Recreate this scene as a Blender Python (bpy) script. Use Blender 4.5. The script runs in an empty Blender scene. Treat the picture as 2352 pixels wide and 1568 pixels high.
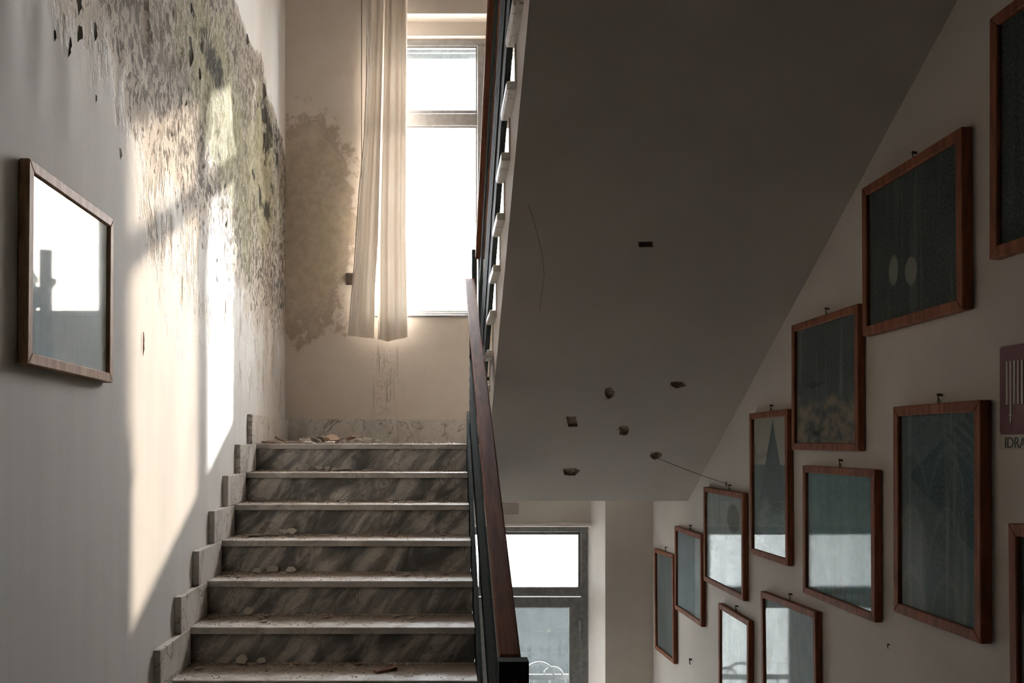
import bpy, bmesh, math, random
from mathutils import Vector, Matrix, noise, Euler

# ------------------------------------------------------------------ camera, light, exposure
# Everything is laid out in metres relative to the eye point (x right, y away, z up);
# EYE lifts the whole building so that the lowest landing lies at z = 0.
EYE = 3.33
F = 2153.0                       # focal length in pixels of the 2352 px wide frame
VX, VY = 1015.0, 1008.0          # vanishing point
scene = bpy.context.scene
scene.view_settings.view_transform = 'Standard'
scene.view_settings.look = 'None'
scene.view_settings.exposure = 0.6
scene.view_settings.gamma = 1.0
scene.view_settings.use_curve_mapping = False
COL = scene.collection

cd = bpy.data.cameras.new('camera')
cd.sensor_width = 36.0
cd.lens = 36.0 * F / 2352.0
cd.shift_x = (1176 - VX) / 2352.0
cd.shift_y = (VY - 784) / 2352.0
cd.clip_start = 0.05
cam = bpy.data.objects.new('camera', cd)
cam.rotation_euler = (math.pi / 2, 0, 0)
COL.objects.link(cam)
scene.camera = cam

world = bpy.data.worlds.new('sky')
scene.world = world
world.use_nodes = True
wb = world.node_tree.nodes['Background']
wb.inputs[0].default_value = (0.93, 0.96, 1.0, 1)
wb.inputs[1].default_value = 36.0

sd = bpy.data.lights.new('sun', 'SUN')
sd.energy = 9.0
sd.angle = math.radians(1.2)
sd.color = (1.0, 0.95, 0.88)
sun = bpy.data.objects.new('sun', sd)
SUN = Vector((-1.0, -1.79, -0.85)).normalized()
sun.rotation_euler = SUN.to_track_quat('-Z', 'Y').to_euler()
sun.location = (6, 14, 6)
COL.objects.link(sun)

random.seed(7)
R = random.Random(11)

# ------------------------------------------------------------------ the stair's own measures
T, RI = 0.30, 0.165              # going and rise
D7, ZL = 5.76, -0.03             # nosing of the half landing, its level
XL, XR, DB = -1.17, 1.577, 7.0   # left wall, right wall, back wall
SX = 0.152                       # inner end of the near flight's steps
SLO = RI / T
ZF = ZL - 10 * RI                # floor the photographer stands on
ZB = ZF - 10 * RI                # lowest landing
UD1 = 5.81                       # first nosing of the far (rising) flight
CEIL = 4.3
REAR = -6.0


def nos_near(d):                 # nosing line of the near flight
    return ZL + SLO * (d - D7)


def nos_far(d):                  # nosing line of the flight that rises overhead
    return ZL + RI + SLO * (UD1 - d)


SD0 = 5.293


def soffit(d):
    return 0.5527 * (SD0 - d)


# ------------------------------------------------------------------ helpers
def link(o, parent=None):
    COL.objects.link(o)
    if parent is not None:
        o.parent = parent
    return o


def tag(o, label=None, cat=None, group=None, kind=None):
    if label: o['label'] = label
    if cat: o['category'] = cat
    if group: o['group'] = group
    if kind: o['kind'] = kind
    return o


def empty(name, loc=(0, 0, 0), rot=(0, 0, 0)):
    o = bpy.data.objects.new(name, None)
    o.empty_display_size = 0.1
    o.location = loc
    o.rotation_euler = rot
    return link(o)


class MB:
    def __init__(s):
        s.v, s.f, s.m = [], [], []

    def add(s, vs, fs, mi=0):
        b = len(s.v)
        s.v += [tuple(v) for v in vs]
        s.f += [tuple(b + i for i in f) for f in fs]
        s.m += [mi] * len(fs)
        return s

    def box(s, x0, x1, y0, y1, z0, z1, mi=0):
        vs = [(x, y, z) for z in (z0, z1) for y in (y0, y1) for x in (x0, x1)]
        return s.add(vs, [(0, 2, 3, 1), (4, 5, 7, 6), (0, 1, 5, 4), (2, 6, 7, 3), (0, 4, 6, 2), (1, 3, 7, 5)], mi)

    def hexa(s, p, mi=0):        # 8 corners ordered as in box
        return s.add(p, [(0, 2, 3, 1), (4, 5, 7, 6), (0, 1, 5, 4), (2, 6, 7, 3), (0, 4, 6, 2), (1, 3, 7, 5)], mi)

    def prism_x(s, poly, x0, x1, mi=0):   # polygon of (y, z) pushed along x
        n = len(poly)
        vs = [(x0, y, z) for y, z in poly] + [(x1, y, z) for y, z in poly]
        fs = [tuple(range(n)), tuple(range(2 * n - 1, n - 1, -1))]
        fs += [(i, i + n, (i + 1) % n + n, (i + 1) % n) for i in range(n)]
        return s.add(vs, fs, mi)

    def tube(s, pts, r, n=6, closed=False, mi=0):
        pts = [Vector(p) for p in pts]
        m = len(pts)
        base = len(s.v)
        rings = []
        for i, p in enumerate(pts):
            a = pts[(i - 1) % m] if (closed or i > 0) else p
            b = pts[(i + 1) % m] if (closed or i < m - 1) else p
            t = (b - a).normalized()
            up = Vector((0, 0, 1)) if abs(t.z) < 0.9 else Vector((1, 0, 0))
            u = t.cross(up).normalized()
            w = t.cross(u)
            rings.append([p + (u * math.cos(2 * math.pi * k / n) + w * math.sin(2 * math.pi * k / n)) * r for k in range(n)])
        vs = [q for rg in rings for q in rg]
        fs = []
        for i in range(m if closed else m - 1):
            j = (i + 1) % m
            for k in range(n):
                l = (k + 1) % n
                fs.append((i * n + k, i * n + l, j * n + l, j * n + k))
        if not closed:
            fs.append(tuple(range(n - 1, -1, -1)))
            fs.append(tuple((m - 1) * n + k for k in range(n)))
        return s.add(vs, fs, mi)

    def mesh(s, name, mats, smooth=False, bevel=0.0, seg=1):
        me = bpy.data.meshes.new(name)
        me.from_pydata(s.v, [], s.f)
        bm = bmesh.new()
        bm.from_mesh(me)
        for f, mi in zip(bm.faces, s.m):
            f.material_index = mi
            f.smooth = smooth
        bmesh.ops.recalc_face_normals(bm, faces=bm.faces)
        if bevel > 0:
            bmesh.ops.bevel(bm, geom=list(bm.edges), offset=bevel, segments=seg, affect='EDGES', profile=0.5)
        bm.to_mesh(me)
        bm.free()
        for m in (mats if isinstance(mats, (list, tuple)) else [mats]):
            me.materials.append(m)
        return me

    def build(s, name, mats, parent=None, **k):
        return link(bpy.data.objects.new(name, s.mesh(name, mats, **k)), parent)


# ------------------------------------------------------------------ materials
class NT:
    def __init__(s, name):
        s.mat = bpy.data.materials.new(name)
        s.mat.use_nodes = True
        s.t = s.mat.node_tree
        s.t.nodes.clear()
        s.out = s.t.nodes.new('ShaderNodeOutputMaterial')

    def n(s, typ, **k):
        nd = s.t.nodes.new(typ)
        for a, b in k.items():
            setattr(nd, a, b)
        return nd

    def put(s, sock, v):
        if isinstance(v, bpy.types.NodeSocket):
            s.t.links.new(v, sock)
        elif isinstance(v, (tuple, list)) and len(v) == 3 and sock.type == 'RGBA':
            sock.default_value = (*v, 1)
        else:
            sock.default_value = v

    def obj(s):
        return s.n('ShaderNodeTexCoord').outputs['Object']

    def uv(s):
        return s.n('ShaderNodeTexCoord').outputs['UV']

    def attr(s, name):
        return s.n('ShaderNodeAttribute', attribute_name=name).outputs['Fac']

    def mapv(s, vec, scale=(1, 1, 1), loc=(0, 0, 0), rot=(0, 0, 0)):
        m = s.n('ShaderNodeMapping')
        s.put(m.inputs[0], vec)
        m.inputs['Scale'].default_value = scale
        m.inputs['Location'].default_value = loc
        m.inputs['Rotation'].default_value = rot
        return m.outputs[0]

    def noise(s, vec, scale, detail=4, rough=0.55, dist=0.0):
        nd = s.n('ShaderNodeTexNoise')
        s.put(nd.inputs['Vector'], vec)
        nd.inputs['Scale'].default_value = scale
        nd.inputs['Detail'].default_value = detail
        nd.inputs['Roughness'].default_value = rough
        nd.inputs['Distortion'].default_value = dist
        return nd.outputs['Fac']

    def voro(s, vec, scale, feature='DISTANCE_TO_EDGE'):
        nd = s.n('ShaderNodeTexVoronoi', feature=feature)
        s.put(nd.inputs['Vector'], vec)
        nd.inputs['Scale'].default_value = scale
        return nd.outputs[0]

    def vein(s, vec, scale, width=0.02, detail=4):
        n = s.noise(vec, scale, detail, 0.6, 0.6)
        return s.step(s.math('ABSOLUTE', s.addm(n, -0.5)), width, 0.0)

    def wave(s, vec, scale, dist, detail=3, dscale=1.0):
        nd = s.n('ShaderNodeTexWave')
        s.put(nd.inputs['Vector'], vec)
        nd.inputs['Scale'].default_value = scale
        nd.inputs['Distortion'].default_value = dist
        nd.inputs['Detail'].default_value = detail
        nd.inputs['Detail Scale'].default_value = dscale
        return nd.outputs['Fac']

    def step(s, v, a, b, o0=0.0, o1=1.0):
        nd = s.n('ShaderNodeMapRange', interpolation_type='SMOOTHSTEP')
        s.put(nd.inputs[0], v)
        for i, q in enumerate((a, b, o0, o1)):
            nd.inputs[1 + i].default_value = q
        return nd.outputs[0]

    def math(s, op, a, b=0.0, c=0.0):
        nd = s.n('ShaderNodeMath', operation=op)
        for i, q in enumerate((a, b, c)):
            s.put(nd.inputs[i], q)
        return nd.outputs[0]

    def mul(s, a, b): return s.math('MULTIPLY', a, b)
    def addm(s, a, b): return s.math('ADD', a, b)

    def sep(s, vec):
        nd = s.n('ShaderNodeSeparateXYZ')
        s.put(nd.inputs[0], vec)
        return nd.outputs

    def mix(s, f, a, b):
        nd = s.n('ShaderNodeMix', data_type='RGBA')
        s.put(nd.inputs[0], f)
        s.put(nd.inputs[6], a)
        s.put(nd.inputs[7], b)
        return nd.outputs[2]

    def bump(s, h, strength=0.3, dist=0.01):
        nd = s.n('ShaderNodeBump')
        nd.inputs['Strength'].default_value = strength
        nd.inputs['Distance'].default_value = dist
        s.put(nd.inputs['Height'], h)
        return nd.outputs[0]

    def bsdf(s, col, rough=0.8, normal=None, spec=0.5, metal=0.0):
        b = s.n('ShaderNodeBsdfPrincipled')
        s.put(b.inputs['Base Color'], col)
        s.put(b.inputs['Roughness'], rough)
        b.inputs['Specular IOR Level'].default_value = spec
        b.inputs['Metallic'].default_value = metal
        if normal is not None:
            s.put(b.inputs['Normal'], normal)
        return b.outputs[0]

    def done(s, shader):
        s.t.links.new(shader, s.out.inputs[0])
        return s.mat


PAINT = (0.70, 0.665, 0.625)


def mat_plaster(name, col=PAINT, var=0.10, bump=0.25):
    t = NT(name)
    p = t.obj()
    n1 = t.noise(p, 1.6, 5)
    n2 = t.noise(p, 160, 2)
    n3 = t.noise(p, 9, 5)
    c = t.mix(t.step(n1, 0.35, 0.7), tuple(x * (1 - var) for x in col), col)
    c = t.mix(t.step(n3, 0.62, 0.75, 0, 0.12), c, (0.35, 0.28, 0.22))
    return t.done(t.bsdf(c, 0.9, t.bump(t.addm(n2, t.mul(n3, 0.6)), bump, 0.004), 0.25))


def mat_left_wall():
    t = NT('peeling_painted_plaster')
    p = t.obj()
    peel, stain, mold = t.attr('peel'), t.attr('stain'), t.attr('mold')
    pv = t.mapv(p, (1, 1, 0.55))
    fine = t.noise(pv, 34, 6, 0.65)
    mid = t.noise(pv, 9, 6, 0.62)
    big = t.noise(p, 2.2, 5)
    streak = t.noise(t.mapv(p, (1, 1, 0.12)), 9, 5)
    base = t.mix(t.step(streak, 0.3, 0.75), (0.68, 0.675, 0.665), (0.73, 0.72, 0.705))
    # crumbled undercoat
    m1 = t.step(t.addm(mid, t.mul(peel, 0.45)), 0.62, 0.78)
    m1 = t.mul(m1, t.step(peel, 0.05, 0.3))
    zz = t.sep(p)[2]
    under = t.mix(t.step(fine, 0.3, 0.7), t.mix(t.step(t.addm(zz, t.mul(big, 0.5)), 1.45, 1.95), (0.53, 0.48, 0.42), (0.27, 0.23, 0.185)), (0.66, 0.61, 0.55))
    c = t.mix(t.mul(m1, 0.95), base, under)
    # dark crazing
    cr = t.step(t.addm(fine, t.mul(peel, 0.22)), 0.67, 0.79)
    cr = t.mul(cr, t.step(peel, 0.1, 0.6))
    c = t.mix(t.mul(cr, 0.85), c, (0.07, 0.055, 0.045))
    # yellow green damp
    sm = t.step(t.addm(t.mul(stain, 1.0), t.addm(streak, t.mul(mid, 0.4))), 1.0, 1.45)
    c = t.mix(t.mul(sm, 0.55), c, t.mix(t.step(big, 0.4, 0.62), (0.21, 0.20, 0.095), (0.48, 0.465, 0.29)))
    # black mould
    mm = t.step(t.addm(mold, t.addm(t.mul(fine, 0.7), t.mul(mid, 0.6))), 1.12, 1.35)
    c = t.mix(t.mul(mm, 0.9), c, (0.028, 0.027, 0.022))
    h = t.addm(t.mul(m1, -0.9), t.addm(t.mul(fine, t.addm(0.05, t.mul(peel, 0.9))), t.mul(cr, -0.7)))
    return t.done(t.bsdf(c, 0.9, t.bump(h, 0.8, 0.012), 0.2))


def mat_back_wall():
    t = NT('water_stained_plaster')
    p = t.obj()
    x, y, z = t.sep(p)
    n1 = t.noise(p, 3.0, 6, 0.6)
    n2 = t.noise(p, 14, 6, 0.65)
    n3 = t.noise(p, 150, 2)
    base = t.mix(t.step(n1, 0.3, 0.7), (0.67, 0.60, 0.53), (0.72, 0.655, 0.59))
    # damp patch spreading from the corner
    ex = t.math('DIVIDE', t.addm(x, 1.19), 0.62)
    ez = t.math('DIVIDE', t.addm(z, -1.62), 0.95)
    r = t.math('SQRT', t.addm(t.mul(ex, ex), t.mul(ez, ez)))
    r = t.addm(r, t.mul(t.addm(n1, -0.5), 1.4))
    r = t.addm(r, t.mul(t.addm(n2, -0.5), 0.5))
    m = t.step(r, 0.95, 0.62)
    edge = t.mul(t.step(r, 0.97, 0.86), t.step(r, 0.70, 0.86))
    c = t.mix(t.mul(m, 0.6), base, t.mix(t.step(n2, 0.35, 0.65), (0.34, 0.26, 0.16), (0.50, 0.43, 0.28)))
    c = t.mix(t.mul(edge, 0.5), c, (0.24, 0.17, 0.10))
    # drips below the curtain
    dn = t.noise(t.mapv(p, (1, 1, 0.05)), 46, 3, 0.6)
    dx = t.mul(t.step(x, -0.58, -0.44), t.step(x, -0.25, -0.40))
    dz = t.mul(t.step(z, 0.78, 0.62), t.step(z, 0.12, 0.2))
    dm = t.mul(t.math('MAXIMUM', t.mul(t.step(dn, 0.52, 0.62), t.step(n2, 0.35, 0.5)), t.mul(t.vein(p, 16, 0.022), t.step(n1, 0.45, 0.6))), t.mul(dx, dz))
    c = t.mix(t.mul(dm, 0.62), c, (0.20, 0.15, 0.115))
    return t.done(t.bsdf(c, 0.9, t.bump(t.addm(n3, t.mul(m, t.mul(n2, 1.5))), 0.25, 0.004), 0.25))


def mat_marble_riser():
    t = NT('grey_veined_marble')
    info = t.n('ShaderNodeObjectInfo')
    p = t.obj()
    off = t.n('ShaderNodeVectorMath', operation='MULTIPLY_ADD')
    t.put(off.inputs[0], info.outputs['Random'])
    off.inputs[1].default_value = (13.0, 0, 7.0)
    t.put(off.inputs[2], p)
    q = t.mapv(off.outputs[0], (1, 0.2, 1), rot=(0, math.radians(-38), 0))
    w = t.wave(t.mapv(q, (1, 1, 0.45)), 2.6, 7.0, 4, 1.6)
    n = t.noise(t.mapv(q, (1, 1, 0.35)), 7.5, 6, 0.6, 0.6)
    v = t.voro(t.mapv(q, (1, 1, 0.5)), 9.0)
    vn = t.noise(q, 20, 5)
    c = t.mix(t.step(n, 0.36, 0.64), (0.11, 0.11, 0.11), (0.66, 0.625, 0.585))
    c = t.mix(t.mul(t.step(w, 0.55, 0.95), 0.55), c, (0.14, 0.14, 0.14))
    vein = t.math('MAXIMUM', t.vein(t.mapv(q, (1, 1, 0.5)), 5.5, 0.016), t.mul(t.vein(q, 13, 0.02), 0.6))
    c = t.mix(t.mul(vein, 0.7), c, (0.17, 0.135, 0.10))
    return t.done(t.bsdf(c, 0.38, None, 0.4))


def mat_marble_tread():
    t = NT('dusty_pale_marble')
    p = t.obj()
    n = t.noise(p, 5, 6, 0.6, 0.8)
    v = t.voro(p, 5.0)
    c = t.mix(t.step(n, 0.35, 0.65), (0.40, 0.375, 0.35), (0.60, 0.575, 0.545))
    vein = t.vein(p, 3.5, 0.012)
    c = t.mix(t.mul(vein, 0.5), c, (0.24, 0.20, 0.17))
    geo = t.n('ShaderNodeNewGeometry')
    up = t.step(t.sep(geo.outputs['Normal'])[2], 0.6, 0.95)
    dn = t.noise(p, 11, 6, 0.65)
    fine = t.noise(p, 120, 3)
    rel = t.math('FRACT', t.math('DIVIDE', t.addm(t.sep(p)[1], -D7 + 30 * T), T))
    back = t.step(rel, 0.12, 0.75)
    dust = t.mul(up, t.step(t.addm(t.mul(back, 0.5), t.addm(dn, t.mul(fine, 0.3))), 0.58, 0.95))
    c = t.mix(t.mul(dust, 0.85), c, (0.25, 0.19, 0.145))
    r = t.addm(0.38, t.mul(dust, 0.5))
    return t.done(t.bsdf(c, r, t.bump(t.mul(dust, fine), 0.3, 0.004), 0.4))


def mat_marble_skirting():
    t = NT('white_marble_skirting')
    p = t.obj()
    n = t.noise(t.mapv(p, (1, 1, 0.6)), 6, 6, 0.6, 0.8)
    v = t.voro(p, 7.0)
    c = t.mix(t.step(n, 0.28, 0.55), (0.46, 0.43, 0.395), (0.66, 0.635, 0.60))
    vein = t.math('MAXIMUM', t.vein(p, 3.4, 0.016), t.mul(t.vein(p, 8.0, 0.012), 0.5))
    c = t.mix(t.mul(vein, 0.75), c, (0.20, 0.165, 0.13))
    return t.done(t.bsdf(c, 0.4, None, 0.4))


def mat_wood(name, c0, c1, rough=0.45, axis=(1, 1, 0.15), spec=0.5):
    t = NT(name)
    p = t.obj()
    n = t.noise(t.mapv(p, axis), 40, 5, 0.6, 0.4)
    g = t.noise(p, 6, 4)
    c = t.mix(t.step(n, 0.35, 0.65), c0, c1)
    c = t.mix(t.step(g, 0.6, 0.75, 0, 0.35), c, tuple(x * 0.5 for x in c0))
    return t.done(t.bsdf(c, rough, t.bump(n, 0.1, 0.002), spec))


def mat_plain(name, col, rough=0.6, var=0.15, scale=12, metal=0.0, spec=0.5, bump=0.1):
    t = NT(name)
    p = t.obj()
    n = t.noise(p, scale, 5, 0.6)
    c = t.mix(t.step(n, 0.35, 0.7), tuple(x * (1 - var) for x in col), col)
    return t.done(t.bsdf(c, rough, t.bump(n, bump, 0.002), spec, metal))


def mat_glass(name, tint=(1, 1, 1), dust=0.0, dustcol=(0.7, 0.7, 0.68), rough=0.02, streaks=False):
    t = NT(name)
    tr = t.n('ShaderNodeBsdfTransparent')
    tr.inputs[0].default_value = (*tint, 1)
    gl = t.n('ShaderNodeBsdfGlossy')
    gl.inputs['Roughness'].default_value = rough
    ge = t.n('ShaderNodeNewGeometry')
    dt = t.n('ShaderNodeVectorMath', operation='DOT_PRODUCT')
    t.put(dt.inputs[0], ge.outputs['Incoming'])
    t.put(dt.inputs[1], ge.outputs['Normal'])
    g = t.math('SUBTRACT', 1.0, t.math('ABSOLUTE', dt.outputs['Value']))
    fr = t.addm(0.04, t.mul(0.96, t.math('POWER', g, 5.0)))
    m = t.n('ShaderNodeMixShader')
    t.put(m.inputs[0], fr)
    t.put(m.inputs[1], tr.outputs[0])
    t.put(m.inputs[2], gl.outputs[0])
    res = m.outputs[0]
    if dust > 0:
        df = t.n('ShaderNodeBsdfDiffuse')
        df.inputs[0].default_value = (*dustcol, 1)
        tl = t.n('ShaderNodeBsdfTranslucent')
        tl.inputs[0].default_value = (*dustcol, 1)
        dm = t.n('ShaderNodeMixShader')
        dm.inputs[0].default_value = 0.6
        t.put(dm.inputs[1], df.outputs[0])
        t.put(dm.inputs[2], tl.outputs[0])
        m2 = t.n('ShaderNodeMixShader')
        p = t.obj()
        nn = t.noise(p, 30, 5, 0.7)
        st = t.noise(t.mapv(p, (1, 1, 0.06)), 24, 4)
        f = t.addm(t.step(nn, 0.2, 0.8, dust - 0.12, dust + 0.12), t.step(st, 0.3, 0.7, -0.08, 0.08))
        t.put(m2.inputs[0], f)
        t.put(m2.inputs[1], res)
        t.put(m2.inputs[2], dm.outputs[0])
        res = m2.outputs[0]
    return t.done(res)


def mat_curtain():
    t = NT('cream_curtain_cloth')
    p = t.obj()
    n = t.noise(t.mapv(p, (1, 1, 0.2)), 12, 4)
    c = t.mix(t.step(n, 0.3, 0.7), (0.76, 0.67, 0.58), (0.82, 0.75, 0.67))
    d = t.n('ShaderNodeBsdfDiffuse')
    t.put(d.inputs[0], c)
    tl = t.n('ShaderNodeBsdfTranslucent')
    t.put(tl.inputs[0], t.mix(0.5, c, (0.85, 0.66, 0.48)))
    m = t.n('ShaderNodeMixShader')
    m.inputs[0].default_value = 0.034
    t.put(m.inputs[1], d.outputs[0])
    t.put(m.inputs[2], tl.outputs[0])
    return t.done(m.outputs[0])


M = {}
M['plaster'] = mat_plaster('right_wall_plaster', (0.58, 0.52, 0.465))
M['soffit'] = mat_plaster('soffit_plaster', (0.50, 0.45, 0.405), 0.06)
M['left'] = mat_left_wall()
M['back'] = mat_back_wall()
M['riser'] = mat_marble_riser()
M['tread'] = mat_marble_tread()
M['skirting'] = mat_marble_skirting()
M['broken'] = mat_plain('broken_hollow_brick', (0.36, 0.27, 0.20), 0.95, 0.5, 40, bump=0.8)
M['rail_wood'] = mat_wood('varnished_handrail_wood', (0.115, 0.035, 0.018), (0.20, 0.07, 0.035), 0.62, (1, 0.1, 0.1), spec=0.2)
M['frame_wood'] = mat_wood('reddish_frame_wood', (0.17, 0.055, 0.027), (0.26, 0.092, 0.046), 0.7, spec=0.2)
M['frame_pale'] = mat_wood('sunbleached_frame_wood', (0.36, 0.205, 0.115), (0.50, 0.31, 0.19), 0.6, spec=0.3)
M['steel'] = mat_plain('dark_green_painted_steel', (0.030, 0.038, 0.036), 0.85, 0.3, 30, spec=0.12)
M['black'] = mat_plain('black_painted_steel', (0.012, 0.012, 0.012), 0.8, 0.3, 30, spec=0.15)
M['alu'] = mat_plain('grey_aluminium_frame', (0.40, 0.385, 0.37), 0.42, 0.2, 25, 0.25)
M['alu_dark'] = mat_plain('weathered_aluminium_frame', (0.27, 0.26, 0.245), 0.5, 0.3, 25, 0.2)
M['gasket'] = mat_plain('black_glazing_gasket', (0.03, 0.03, 0.03), 0.7)
M['glass'] = mat_glass('clear_window_glass', (0.97, 0.98, 0.98), 0.0)
M['glass_dusty'] = mat_glass('dusty_window_glass', (0.86, 0.80, 0.73), 0.14, (0.75, 0.70, 0.62))
M['glass_hazy'] = mat_glass('hazy_transom_glass', (0.56, 0.58, 0.58), 0.28, (0.60, 0.62, 0.62))
M['glass_dirty'] = mat_glass('dirty_streaked_glass', (0.50, 0.52, 0.52), 0.14, (0.085, 0.09, 0.09))
M['pic_glass'] = mat_glass('picture_glass', (0.97, 0.98, 0.98), 0.0, rough=0.03)
M['pic_glass_dust'] = mat_glass('dusty_picture_glass', (0.97, 0.98, 0.98), 0.13, (0.62, 0.64, 0.64), rough=0.05)
M['curtain'] = mat_curtain()
M['hem'] = mat_plain('white_curtain_hem', (0.80, 0.76, 0.72), 0.85)
M['shutter'] = mat_plain('grey_shutter_slats', (0.42, 0.45, 0.46), 0.7, 0.25, 40)
M['flake'] = mat_plain('fallen_plaster', (0.56, 0.50, 0.43), 0.95, 0.35, 30, bump=0.5)
M['flake_pink'] = mat_plain('reddish_fallen_plaster', (0.46, 0.31, 0.23), 0.95, 0.4, 30, bump=0.5)
M['crumb'] = mat_plain('plaster_crumbs', (0.60, 0.51, 0.42), 0.95, 0.5, 60, bump=0.5)
M['red_wood'] = mat_wood('broken_red_wood', (0.10, 0.035, 0.018), (0.20, 0.085, 0.04), 0.7)
M['paint_flake'] = mat_plain('curled_paint', (0.50, 0.46, 0.40), 0.9, 0.5, 25, bump=0.4)
M['paint_dark'] = mat_plain('mouldy_shaded_curled_paint', (0.075, 0.07, 0.05), 0.9, 0.6, 25, bump=0.5)  # mould tone, with the shadow side of the curls painted in
M['flake_red'] = mat_plain('rust_red_undercoat', (0.20, 0.05, 0.035), 0.9)
M['nail'] = mat_plain('rusty_iron', (0.05, 0.035, 0.025), 0.6)
M['sign_red'] = mat_plain('sign_red', (0.11, 0.012, 0.022), 0.5, 0.1)
M['sign_plate'] = mat_plain('sign_plate', (0.42, 0.37, 0.31), 0.5, 0.1)
M['sign_ink'] = mat_plain('sign_ink', (0.02, 0.02, 0.02), 0.5)
M['white_iron'] = mat_plain('white_painted_iron', (0.80, 0.80, 0.79), 0.5, 0.1)
M['outside'] = mat_plaster('outside_render', (0.03, 0.032, 0.032))
M['ground'] = mat_plain('outside_paving', (0.34, 0.33, 0.31), 0.9, 0.3, 3)
M['wire'] = mat_plain('thin_black_wire', (0.03, 0.025, 0.02), 0.6)
M['hall_floor'] = mat_plain('brown_terrazzo', (0.17, 0.13, 0.10), 0.5, 0.4, 60)
M['vent'] = mat_plain('beige_vent_cover', (0.40, 0.36, 0.31), 0.7)


# ------------------------------------------------------------------ left wall: a grid whose paint has lifted
def interp(tab, x):
    if x <= tab[0][0]: return tab[0][1]
    for (a, fa), (b, fb) in zip(tab, tab[1:]):
        if x <= b:
            return fa + (fb - fa) * (x - a) / (b - a)
    return tab[-1][1]


LOW = [(1.5, 1.9), (2.4, 1.38), (2.7, 1.24), (2.95, 1.14), (3.3, 1.10), (3.55, 0.96), (4.0, 0.86), (4.5, 0.78), (5.4, 0.60), (6.2, 0.55), (7, 0.5)]
TOP = [(1.5, 4.2), (4.4, 4.0), (4.9, 2.9), (5.3, 2.50), (6.1, 2.48), (6.6, 2.30), (7, 2.15)]


def sstep(a, b, x):
    t = max(0.0, min(1.0, (x - a) / (b - a)))
    return t * t * (3 - 2 * t)


def blob(d, z, cd_, cz, rd, rz):
    return math.exp(-((d - cd_) / rd) ** 2 - ((z - cz) / rz) ** 2)


def wall_fields(d, z):
    p = Vector((d, z, 0.0))
    n1 = noise.fractal(p * 2.3, 1.0, 2.0, 4)
    n2 = noise.fractal(p * 9.0 + Vector((5, 3, 1)), 1.0, 2.0, 3)
    lo = interp(LOW, d) + 0.10 * n1
    hi = interp(TOP, d) + 0.06 * n1
    inside = sstep(lo - 0.10, lo + 0.55, z) * sstep(hi + 0.02, hi - 0.10, z)
    fade = sstep(lo - 0.75, lo, z) * 0.30 * sstep(3.3, 3.8, d) * sstep(hi + 0.02, hi - 0.10, z)
    peel = max(inside, fade)
    stain = 0.95 * blob(d, z, 5.0, 1.75, 0.55, 0.45) + 0.9 * blob(d, z, 6.2, 1.75, 0.6, 0.6) + 0.55 * blob(d, z, 5.55, 1.15, 0.25, 0.35) \
        + 0.35 * blob(d, z, 4.3, 2.0, 0.5, 0.5)
    mold = 0.68 * blob(d, z, 4.85, 1.92, 0.42, 0.17) + 0.5 * blob(d, z, 5.5, 2.2, 0.2, 0.12) + 0.5 * blob(d, z, 6.35, 1.85, 0.30, 0.5) + 0.55 * blob(d, z, 6.2, 2.15, 0.25, 0.18) + 0.5 * blob(d, z, 6.15, 1.5, 0.28, 0.09) \
        + 0.45 * blob(d, z, 6.65, 2.1, 0.12, 0.25) + 0.32 * blob(d, z, 4.2, 2.1, 0.6, 0.3)
    return peel, stain, mold, n1, n2


def left_wall():
    y0, y1, z0, z1 = 1.9, 7.0, 0.1, CEIL
    ny, nz = 300, 230
    vs, fs, at = [], [], [[], [], []]
    for j in range(nz + 1):
        z = z0 + (z1 - z0) * j / nz
        for i in range(ny + 1):
            d = y0 + (y1 - y0) * i / ny
            pe, st, mo, n1, n2 = wall_fields(d, z)
            edge = min(1.0, min(d - y0, z - z0, 7.001 - d) / 0.1)
            bulge = (0.014 * n1 + 0.010 * n2 + 0.010 * abs(n2)) * pe * edge
            near = blob(d, z, 2.75, 1.5, 0.5, 0.4) * edge       # paint hanging in folds
            bulge += 0.03 * near * abs(noise.noise(Vector((d * 7.0, z * 1.4, 2.0))))
            vs.append((XL + bulge, d, z))
            for a, q in zip(at, (pe, st, mo)):
                a.append(q)
    for j in range(nz):
        for i in range(ny):
            a = j * (ny + 1) + i
            fs.append((a, a + 1, a + ny + 2, a + ny + 1))
    b = len(vs)
    # plain remainder of the wall face and its thickness
    def q(x0, x1, ya, yb, za, zb):
        m = MB().box(x0, x1, ya, yb, za, zb)
        k = len(vs)
        vs.extend(m.v)
        fs.extend(tuple(k + i for i in f) for f in m.f)
    q(XL - 0.2, XL, REAR, 1.9, ZB, CEIL)
    q(XL - 0.2, XL, 1.9, 7.35, ZB, 0.1)
    q(XL - 0.2, XL - 0.03, 1.9, 7.35, 0.1, CEIL)
    for a in at:
        a += [0.0] * (len(vs) - b)
    me = bpy.data.meshes.new('wall_left')
    me.from_pydata(vs, [], fs)
    for nme, a in zip(('peel', 'stain', 'mold'), at):
        me.attributes.new(nme, 'FLOAT', 'POINT').data.foreach_set('value', a)
    me.polygons.foreach_set('use_smooth', [i < ny * nz for i in range(len(fs))])
    me.materials.append(M['left'])
    o = link(bpy.data.objects.new('wall_left', me))
    return tag(o, 'off-white left wall with a broad band of peeling mouldy paint', kind='structure')


wall_l = left_wall()


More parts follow.
